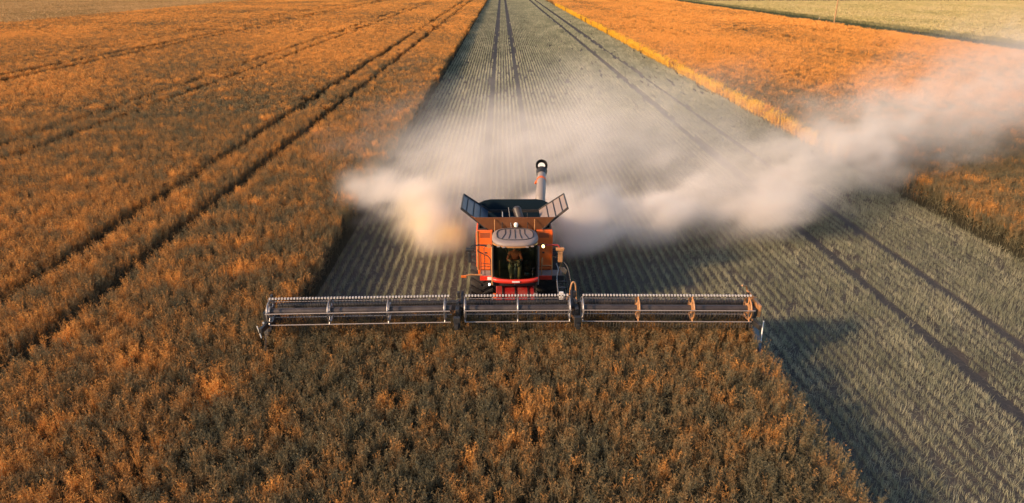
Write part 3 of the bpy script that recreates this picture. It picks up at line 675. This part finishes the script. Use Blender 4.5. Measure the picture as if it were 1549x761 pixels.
# three reels
PH = math.radians(27+8)
def reel(xa, xb, sp):
    R_ = empty_part('reel')
    tb_ = MB(); tb_.tube([(xa,HY,HZ+dz(xa)),(xb,HY,HZ+dz(xb))], .10, 14); tb_.build('reel_tube', M['tube'], R_)
    for k in range(5):
        # angle measured so that 0 = straight down the screen from the camera
        a = 2*math.pi*k/5 + PH
        dy, dzz = -RR*math.sin(a), -RR*math.cos(a)
        mb = MB(); mb.tube([(xa+.02,HY+dy,HZ+dzz+dz(xa)),(xb-.02,HY+dy,HZ+dzz+dz(xb))], (.017 if k != 3 else .012), 8)
        bat = mb.build('bat', M['bar'] if k != 2 else M['tube'], R_)
        tn = MB(); x = xa+.06; tw = MB()
        while x < xb-.05:
            zc = HZ+dzz+dz(x); yc = HY+dy; bx_ = rng.normal()*.012; by_ = rng.normal()*.015
            tn.add([(x-.007,yc+.02,zc),(x+.007,yc+.02,zc),(x+.005+bx_,yc+.06+by_,zc-.24),(x-.005+bx_,yc+.06+by_,zc-.24),(x,yc-.012,zc),(x+bx_,yc+.04+by_,zc-.24)], [(0,1,2,3),(0,4,5,3),(4,1,2,5)])
            tw.box((x,yc+.005,zc+.022), (.048,.055,.05)); x += .094
        tn.build('tine_row', M['tinedark'] if k not in (2, 3) else M['tube'], R_)
        tw.tube([(xa+.06,HY+dy+.005,HZ+dzz+.024+dz(xa)),(xb-.06,HY+dy+.005,HZ+dzz+.024+dz(xb))], .004, 4)
        if k == 2: tw.build('clip_row', M['tine'], R_)
    for x in sp:
        mb = MB(); pts = [(x, HY-RR*math.sin(2*math.pi*k/5+PH), HZ+dz(x)-RR*math.cos(2*math.pi*k/5+PH)) for k in range(5)]
        c = (x, HY, HZ+dz(x))
        for p_ in pts:
            mb.tube([c, p_], .024, 6)
        n = 30; rg = [(x, HY-RR*.80*math.cos(2*math.pi*i/n), HZ+dz(x)+RR*.80*math.sin(2*math.pi*i/n)) for i in range(n+1)]
        mb.tube(rg, .026, 6, False)
        mb.tube([(x-.03,HY,HZ+dz(x)),(x+.03,HY,HZ+dz(x))], .17, 16)
        rg = [(x, HY-RR*.5*math.cos(2*math.pi*i/n)-.02, HZ+dz(x)+RR*.5*math.sin(2*math.pi*i/n)) for i in range(n+1)]
        mb.build('reel_spider', M['ochre'] if x > 3 else M['steel'], R_)  # right-hand spiders in ochre: orange sunlight put into their colour
reel(-7.62, -2.02, (-7.60,-5.76,-3.95,-2.22))
reel(-1.62, 1.66, (-1.60,.02,1.62))
reel(1.98, 7.28, (2.02,3.74,5.42,7.18))
# reel arms
for i, x in enumerate((-7.72,-1.84,1.84,7.36)):
    z0 = dz(x); mb = MB()
    mb.hexa([(x-.05,-3.25,1.50+z0),(x+.05,-3.25,1.50+z0),(x+.05,-5.0,1.86+z0),(x-.05,-5.0,1.86+z0)][::1],
            [(x-.05,-3.25,1.74+z0),(x+.05,-3.25,1.74+z0),(x+.05,-5.0,2.02+z0),(x-.05,-5.0,2.02+z0)])
    mb.box((x,-4.3,2.12+z0), (.12,.34,.30)); mb.box((x,-3.9,2.22+z0), (.09,.5,.16), rotx(-.25)); mb.box((x,-3.72,2.42+z0), (.07,.12,.2))
    if i in (1, 2): mb.box((x+(.12 if i == 1 else -.10),-3.85,2.30+z0), (.07,.75,.10), rotx(.3)); mb.box((x,-4.72,1.98+z0), (.2,.14,.34)); mb.tube([(x+.09,-3.4,1.6),(x+.09,-4.1,2.35)], .03, 8)
    mb.build('reel_arm', M['black'], cb, .01)
    mb = MB(); mb.tube([(x-.075,-3.4,1.55+z0),(x-.075,-4.5,1.95+z0)], .035, 8); mb.build('reel_cylinder', M['ochre'] if i in (2,3) else M['steel'], cb)
# end sheets and crop dividers
for x, s in ((-7.80,-1),(7.50,1)):
    z0 = dz(x); mb = MB()
    mb.slab([(x,-4.9,.30+z0),(x,-4.7,.9+z0),(x,-4.3,1.30+z0),(x,-3.25,1.7+z0),(x,-3.25,.5+z0)], .05, (1,0,0)); mb.build('end_sheet', M['black'], cb)
    e_ = 0 if s > 0 else .35
    mb = MB(); mb.hexa([(x-.07,-4.9+e_,.3),(x+.07,-4.9+e_,.3),(x+.09,-4.1,.6),(x-.09,-4.1,.6)], [(x-.05,-4.8+e_,1.25),(x+.05,-4.8+e_,1.25),(x+.07,-4.3,1.6),(x-.07,-4.3,1.6)])
    mb.hexa([(x-.07,-4.9+e_,.3),(x-.01,-5.6+e_,.28),(x+.01,-5.6+e_,.28),(x+.07,-4.9+e_,.3)], [(x-.05,-4.8+e_,1.25),(x-.01,-5.55+e_,.36),(x+.01,-5.55+e_,.36),(x+.05,-4.8+e_,1.25)])
    mb.build('crop_divider', M['blue'] if s > 0 else M['black'], cb, .01)
    if s > 0: MB().tube([(x+.12,-4.60,1.15),(x+.22,-4.35,1.75)], .022, 8).build('divider_rod', M['white'], cb)
    else: MB().tube([(x-.08,-4.60,1.42),(x-.16,-4.60,1.82)], .018, 8).build('divider_rod', M['white'], cb)
x = 7.46
mb = MB(); mb.tube([(x,-3.4,2.3),(x-.10,-3.5,2.55),(x-.28,-3.6,2.62)], .03, 6); mb.tube([(x+.02,-3.5,1.6),(x+.02,-3.8,2.35),(x-.15,-3.7,2.5)], .035, 6); mb.tube([(x-.2,-3.5,2.2),(x-.02,-4.2,2.5)], .02, 6); mb.build('hose_guide', M['ochre'], cb)
mb = MB(); mb.b2((x-.02,-4.5,1.95), (x+.07,-3.9,2.35)); mb.build('drive_guard', M['ochre'], cb, .02)
# hoses by the feeder house
def hose(pts, r, name, mat):
    P = [Vector(p) for p in pts]; out = []
    for i in range(len(P)-1):
        p0, p1, p2, p3 = P[max(i-1,0)], P[i], P[i+1], P[min(i+2,len(P)-1)]
        for k in range(6):
            t_ = k/6; out.append(.5*((2*p1)+(p2-p0)*t_+(2*p0-5*p1+4*p2-p3)*t_*t_+(3*p1-p0-3*p2+p3)*t_**3))
    out.append(P[-1]); return MB().tube(out, r, 6).build(name, mat, cb)
hose([(1.62,-1.0,2.45),(1.86,-1.2,2.2),(1.95,-1.8,1.7),(1.90,-2.6,1.5),(1.86,-3.3,1.7)], .022, 'hydraulic_hose', M['black'])
hose([(1.78,-3.3,1.7),(1.74,-3.3,2.3),(1.80,-3.3,2.62),(1.90,-3.3,2.55),(1.94,-3.3,2.1),(1.98,-3.5,1.7)], .030, 'hydraulic_hose', M['ochre'])
hose([(1.60,-3.2,1.6),(1.66,-3.3,2.1),(1.64,-3.6,2.35),(1.72,-3.8,2.1)], .024, 'hydraulic_hose', M['ochre'])
hose([(1.50,-.6,2.1),(1.56,-.8,1.95),(1.5,-1.0,1.7),(1.52,-1.8,1.4),(1.6,-3.1,1.5)], .020, 'hydraulic_hose', M['steel'])
MB().b2((1.50,-2.2,1.35), (1.64,-2.1,1.72)).build('hose_coupler', M['white'], cb, .01)
MB().b2((1.47,-2.25,1.05), (1.67,-2.05,1.34)).build('coupler_box', M['black'], cb, .01)

n = 1500; X = RX-7.4+14.6*rng.random(n); Y = RY-4.15+.75*rng.random(n)
k = np.abs(X-RX) > .0; Z = .42+(Y-(RY-4.15))*.5
scatter('cut_crop', np.stack([X,Y,Z],1), rng.random(n)*6.28, np.stack([np.ones(n)*1.1, np.ones(n)*1.1, .55+.25*rng.random(n)],1), near_p, 10, 'cut stalks lying on the header belts behind the reel', 'crop', 1.6)
# ------------------------------------------------------------------ body details
for s in (-1, 1):
    pn = [o_ for o_ in cb.children if o_.name.startswith('front_panel')][0 if s < 0 else 1]
    MB().b2((s*.82,-.026,2.62), (s*1.33,-.0205,2.635)).build('panel_seam', M['black'], pn)
    MB().b2((s*.90,-.026,1.74), (s*1.28,-.0205,1.755)).build('panel_seam', M['black'], pn)
    MB().b2((s*1.02,-.045,2.28), (s*1.10,-.021,2.33)).build('latch', M['black'], pn, .004)
    for k in range(5): MB().b2((s*.90,-.030,2.90+.04*k), (s*1.26,-.0205,2.915+.04*k)).build('vent_slot', M['black'], pn)
for x in (-.5,-.2,.1,.4): MB().b2((x,-3.33,1.115), (x+.03,-1.2,1.40)).build('feeder_rib', M['darkred'], cb) if False else None
feeder = [o_ for o_ in cb.children if o_.name.startswith('feeder_house')][0]
for x in (-.45, 0, .45): MB().hexa([(x-.02,-3.30,1.12),(x+.02,-3.30,1.12),(x+.02,-.95,1.43),(x-.02,-.95,1.43)], [(x-.02,-3.30,1.16),(x+.02,-3.30,1.16),(x+.02,-.95,1.47),(x-.02,-.95,1.47)]).build('feeder_rib', M['black'], feeder)
MB().box((.40,-1.52,2.10), (.16,.02,.12), rotz(-.3)).build('display_screen', M['mirror'], cb, .01)
MB().box((-.55,-1.20,2.2), (.04,.04,.6)).build('grab_bar', M['ochre'], cb, .01)
# ------------------------------------------------------------------ operator
def skin_mesh(name, joints, edges, mat, parent=None, sub=1):
    me = bpy.data.meshes.new(name); me.from_pydata([j[0] for j in joints], edges, []); me.materials.append(mat)
    o = bpy.data.objects.new(name, me); C.objects.link(o)
    if parent: o.parent = parent
    m_ = o.modifiers.new('skin', 'SKIN'); m_.use_smooth_shade = True
    if not me.skin_vertices: 
        bpy.context.view_layer.objects.active = o
    lay = me.skin_vertices[0] if me.skin_vertices else None
    if lay:
        for i, j in enumerate(joints):
            r = j[1]; lay.data[i].radius = (r, r) if not isinstance(r, tuple) else r
        lay.data[0].use_root = True
    s_ = o.modifiers.new('sub', 'SUBSURF'); s_.levels = sub; s_.render_levels = sub+1
    return o
op = empty('person', (RX+.0, RY-.48, 2.06), 'person at the wheel in the combine cab, in rust red shirt and tan trousers', 'person')
J = [((0,.02,.06),.14), ((0,.03,.25),.135), ((0,.0,.43),.15), ((0,-.01,.52),.06), ((0,-.02,.58),.055)]
E = [(0,1),(1,2),(2,3),(3,4)]
def limb(base, pts):
    prev = base
    for p_, r in pts:
        J.append((p_, r)); E.append((prev, len(J)-1)); prev = len(J)-1
for s in (-1, 1):
    limb(2, [((s*.18,-.01,.44),.065),((s*.26,-.16,.22),.05),((s*.17,-.42,.28),.036),((s*.15,-.50,.31),.032)])
    limb(0, [((s*.10,-.02,.03),.09),((s*.17,-.44,.07),.07),((s*.15,-.58,-.20),.05),((s*.14,-.62,-.35),.04),((s*.14,-.72,-.37),.035)])
body = skin_mesh('body', J, E, M['shirt'], op)
# trousers and forearms as garments/skin over the body
J = [((0,.02,.06),.145)]; E = []
for s in (-1, 1): limb(0, [((s*.10,-.02,.04),.098),((s*.17,-.44,.08),.078),((s*.15,-.58,-.19),.06),((s*.14,-.62,-.32),.055)])
skin_mesh('trousers', J, E, M['trouser'], op)
for s in (-1, 1):
    J = [((s*.245,-.20,.235),.047)]; E = []
    limb(0, [((s*.17,-.42,.285),.034),((s*.15,-.49,.31),.038),((s*.13,-.54,.32),.03)]); skin_mesh('forearm', J, E, M['skin'], op)
    for k in range(4):
        J = [((s*(.155-.018*k),-.52,.325),.010)]; E = []
        limb(0, [((s*(.155-.018*k),-.565,.335),.0095),((s*(.153-.018*k),-.60,.315),.009),((s*(.15-.018*k),-.595,.285),.008)]); skin_mesh('finger', J, E, M['skin'], op)
hd = MB(); nn = 14
V = []
for i in range(nn+1):
    ph = math.pi*i/nn
    for k in range(20):
        th = 2*math.pi*k/20; z = math.cos(ph); r = math.sin(ph)
        jaw = 1-.22*max(0, -z); x = .078*r*math.cos(th)*jaw; y = .098*r*math.sin(th)*jaw
        if y < 0 and abs(x) < .016 and -.35 < z < .15: y -= .022
        V.append((x, y-.03-.01*max(0,-z), .70+.125*z))
hd.add(V, [(i*20+k, i*20+(k+1)%20, (i+1)*20+(k+1)%20, (i+1)*20+k) for i in range(nn) for k in range(20)], True)
for s in (-1, 1): hd.tube([(s*.078,-.02,.68),(s*.086,-.01,.72)], .02, 8)
head = hd.build('head', M['skin'], op)
V2 = [(x*1.08, (y+.03)*1.08-.015, (z-.70)*1.07+.705) for (x, y, z) in V if True]
hr = MB(); hr.add(V2, [(i*20+k, i*20+(k+1)%20, (i+1)*20+(k+1)%20, (i+1)*20+k) for i in range(nn) for k in range(20) if i < 5 or (i < 9 and 0 < k < 10)], True); hr.build('hair', M['hair'], op)
for s in (-1, 1): MB().tube([(s*.03,-.118,.715),(s*.03,-.126,.715)], [.012,.006], 8).build('eye', M['hair'], op)

MB().box((0,-.120,.645), (.045,.01,.010)).build('mouth', M['darkred'], op)

# ------------------------------------------------------------------ dust
def build_dust(name, x0, x1, y0, y1, z0, z1, h, blobs, seed, dens, color, label, noise_amp=1.0, aniso=.25):
    nx, ny, nz = [int(round((b-a)/h))+1 for a, b in ((x0,x1),(y0,y1),(z0,z1))]
    X = (x0+h*np.arange(nx))[:,None,None]; Y = (y0+h*np.arange(ny))[None,:,None]; Z = (z0+h*np.arange(nz))[None,None,:]
    r = np.random.default_rng(seed)
    ca, sa = math.cos(.50), math.sin(.50)
    def vnoise(sc_, st=2.2, rise=.18):
        # value noise on a lattice turned and stretched along the wind, streaks rising slightly downwind
        g = r.random((64, 64, 64)).astype(np.float32)
        u = ((X*ca+Y*sa)/(sc_*st)).astype(np.float32)+0*Z; v = ((-X*sa+Y*ca)/sc_).astype(np.float32)+0*Z; q = ((Z-rise*(X*ca+Y*sa))/(sc_*.8)).astype(np.float32)
        acc = 0; I = [np.floor(k).astype(np.int32) for k in (u, v, q)]; Fr = [k-f for k, f in zip((u, v, q), I)]; Fr = [f*f*(3-2*f) for f in Fr]
        for a in (0, 1):
            for b in (0, 1):
                for c in (0, 1):
                    wgt = (Fr[0] if a else 1-Fr[0])*(Fr[1] if b else 1-Fr[1])*(Fr[2] if c else 1-Fr[2])
                    acc = acc + wgt*g[(I[0]+a) & 63, (I[1]+b) & 63, (I[2]+c) & 63]
        return acc
    fb = .30*vnoise(2.8, 1.7)+.27*vnoise(1.4, 2.0)+.23*vnoise(.75, 2.0)+.20*vnoise(.42, 2.0)
    wx = (vnoise(3.6, 1)-.5)*3.0; wy = (vnoise(3.6, 1)-.5)*2.6; wz = (vnoise(2.6, 1)-.5)*1.6
    D = np.zeros((nx, ny, nz), np.float32)
    for (cx, cy_, cz, rx, ry, rz_, am, soft) in blobs:
        q = np.sqrt(((X+wx-cx)/rx)**2+((Y+wy-cy_)/ry)**2+((Z+wz-cz)/rz_)**2)
        q = q + (fb-.5)*noise_amp*1.7
        v = np.clip((1-q)/soft, 0, 1); v = v*v*(3-2*v)
        D = np.maximum(D, v*am*(.16+2.0*np.clip((fb-.40)*3.2, 0, 1)))
    # the machine itself pushes the air aside
    D *= np.clip(np.maximum(np.maximum(np.abs(X-.42)-1.9, Y-27.6), Z-4.0)/.6, 0, 1)
    D *= np.clip((Z)/.35+.1, 0, 1)
    edge = np.clip(np.minimum(np.minimum(X-x0, x1-X)/2, np.minimum(Y-y0, y1-Y)/2), 0, 1); D = D*edge*np.clip((z1-Z)/1.0, 0, 1)
    D = D.astype(np.float32)
    me = bpy.data.meshes.new(name); me.vertices.add(D.size)
    co = np.zeros((D.size, 3), np.float32); G = np.meshgrid(X.ravel(), Y.ravel(), Z.ravel(), indexing='ij')
    for i in range(3): co[:, i] = G[i].ravel()
    me.vertices.foreach_set('co', co.ravel())
    a = me.attributes.new('dens', 'FLOAT', 'POINT'); a.data.foreach_set('value', D.ravel())
    mt, t, b, o_ = new_mat(name+'_air'); t.nodes.remove(b)
    pv = N(t, 'ShaderNodeVolumePrincipled'); pv.inputs['Color'].default_value = (*color, 1); pv.inputs['Anisotropy'].default_value = aniso
    pv.inputs['Density'].default_value = dens; pv.inputs['Density Attribute'].default_value = 'density'
    t.links.new(pv.outputs[0], o_.inputs['Volume'])
    me.materials.append(mt)
    o = bpy.data.objects.new(name, me); C.objects.link(o)
    g = bpy.data.node_groups.new(name, 'GeometryNodeTree')
    g.interface.new_socket('Geometry', in_out='INPUT', socket_type='NodeSocketGeometry'); g.interface.new_socket('Geometry', in_out='OUTPUT', socket_type='NodeSocketGeometry')
    gi = g.nodes.new('NodeGroupInput'); go = g.nodes.new('NodeGroupOutput')
    vc = g.nodes.new('GeometryNodeVolumeCube'); vc.inputs['Min'].default_value = (x0,y0,z0); vc.inputs['Max'].default_value = (x0+h*(nx-1),y0+h*(ny-1),z0+h*(nz-1))
    vc.inputs['Resolution X'].default_value = nx; vc.inputs['Resolution Y'].default_value = ny; vc.inputs['Resolution Z'].default_value = nz
    si = g.nodes.new('GeometryNodeSampleIndex'); si.data_type = 'FLOAT'; si.domain = 'POINT'; si.clamp = True
    na = g.nodes.new('GeometryNodeInputNamedAttribute'); na.data_type = 'FLOAT'; na.inputs[0].default_value = 'dens'
    g.links.new(gi.outputs[0], si.inputs['Geometry']); g.links.new([s for s in na.outputs if s.enabled and s.name == 'Attribute'][0], [s for s in si.inputs if s.enabled and s.name == 'Value'][0])
    ps = g.nodes.new('GeometryNodeInputPosition'); sp_ = g.nodes.new('ShaderNodeSeparateXYZ'); g.links.new(ps.outputs[0], sp_.inputs[0])
    def mth(op, a, b=0.0):
        m_ = g.nodes.new('ShaderNodeMath'); m_.operation = op
        for s_, v in ((m_.inputs[0], a), (m_.inputs[1], b)):
            if hasattr(v, 'links'): g.links.new(v, s_)
            else: s_.default_value = v
        return m_.outputs[0]
    ii = []
    for s_, o0, nn_ in ((0, x0, nx), (1, y0, ny), (2, z0, nz)):
        q = mth('ROUND', mth('DIVIDE', mth('SUBTRACT', sp_.outputs[s_], o0), h)); ii.append(mth('MINIMUM', mth('MAXIMUM', q, 0.0), float(nn_-1)))
    # split the index so that float precision is not exceeded (values stay under 2^24)
    idx = mth('ADD', mth('MULTIPLY', mth('ADD', mth('MULTIPLY', ii[0], float(ny)), ii[1]), float(nz)), ii[2])
    g.links.new(idx, si.inputs['Index']); g.links.new(si.outputs[0], vc.inputs['Density'])
    sm = g.nodes.new('GeometryNodeSetMaterial'); sm.inputs['Material'].default_value = mt
    g.links.new(vc.outputs[0], sm.inputs[0]); g.links.new(sm.outputs[0], go.inputs[0])
    mo = o.modifiers.new('volume', 'NODES'); mo.node_group = g
    print(name, nx*ny*nz)
    return tag(o, label, 'dust', kind='stuff')
B = [ # x, y, z, rx, ry, rz, amount, softness
 (-.3,29.0,1.3, 2.6,1.5,1.8, .8,.9), (-2.7,27.5,1.2, 2.1,1.6,1.8, .9,.9), (-4.6,29.2,1.5, 2.6,2.3,2.2, .85,.95), (-6.4,31.2,1.6, 2.4,2.5,2.0, .65,1.0), (-7.8,32.2,1.4, 2.0,2.1,1.6, .40,1.0),
 (-2.5,33,2.0, 6.5,5.0,3.6, .24,1.0), (2,35,2.4, 9.0,6.5,4.2, .17,1.0), (5,40,2.6, 12,9,4.8, .075,1.0), (9,47,2.8, 15,12,5.0, .04,1.0),
 (2.4,28.0,1.3, 2.2,1.7,1.6, 1.0,.8), (4.8,27.9,1.3, 2.8,1.8,1.6, 1.2,.8), (7.8,27.9,1.5, 3.0,1.9,1.8, 1.2,.85), (10.8,29.0,1.7, 3.1,2.3,1.9, .9,.95), (14.2,31.8,2.2, 3.6,2.9,2.4, .72,1.0),
 (10,33,2.0, 8,4.5,3.4, .20,1.0), (18.5,35.0,3.0, 4.6,3.8,3.0, .42,1.0), (24,38.6,3.7, 6.2,4.8,3.9, .22,1.0), (31,43.5,4.4, 8,6.6,4.8, .115,1.0), (40,49,5.0, 11,9,5.6, .07,1.0), (52,58,5.8, 14,12,6.4, .042,1.0), (65,68,6.4, 15,14,6.4, .028,1.0)]
build_dust('dust_cloud', -12.0, 72, 24.0, 78, 0.02, 12.0, .27, B, 23, 1.9, (.99,.935,.885), 'pale plume of harvest dust drifting from behind the harvester to the right', 1.5, 0.0)
build_dust('dust_glow', -6.5, 1.5, 24.4, 31, 0.05, 4.6, .15, [(-1.7,26.9,1.7, 1.8,1.3,1.3, .7,1.0), (-3.2,27.8,1.8, 2.6,1.9,1.7, .28,1.0)], 5, 1.8, (1.0,.80,.42), 'dust coloured with a golden glow beside the left flank of the harvester', 1.3, 0.0)  # extra dust volume; the golden glow is put into its colour
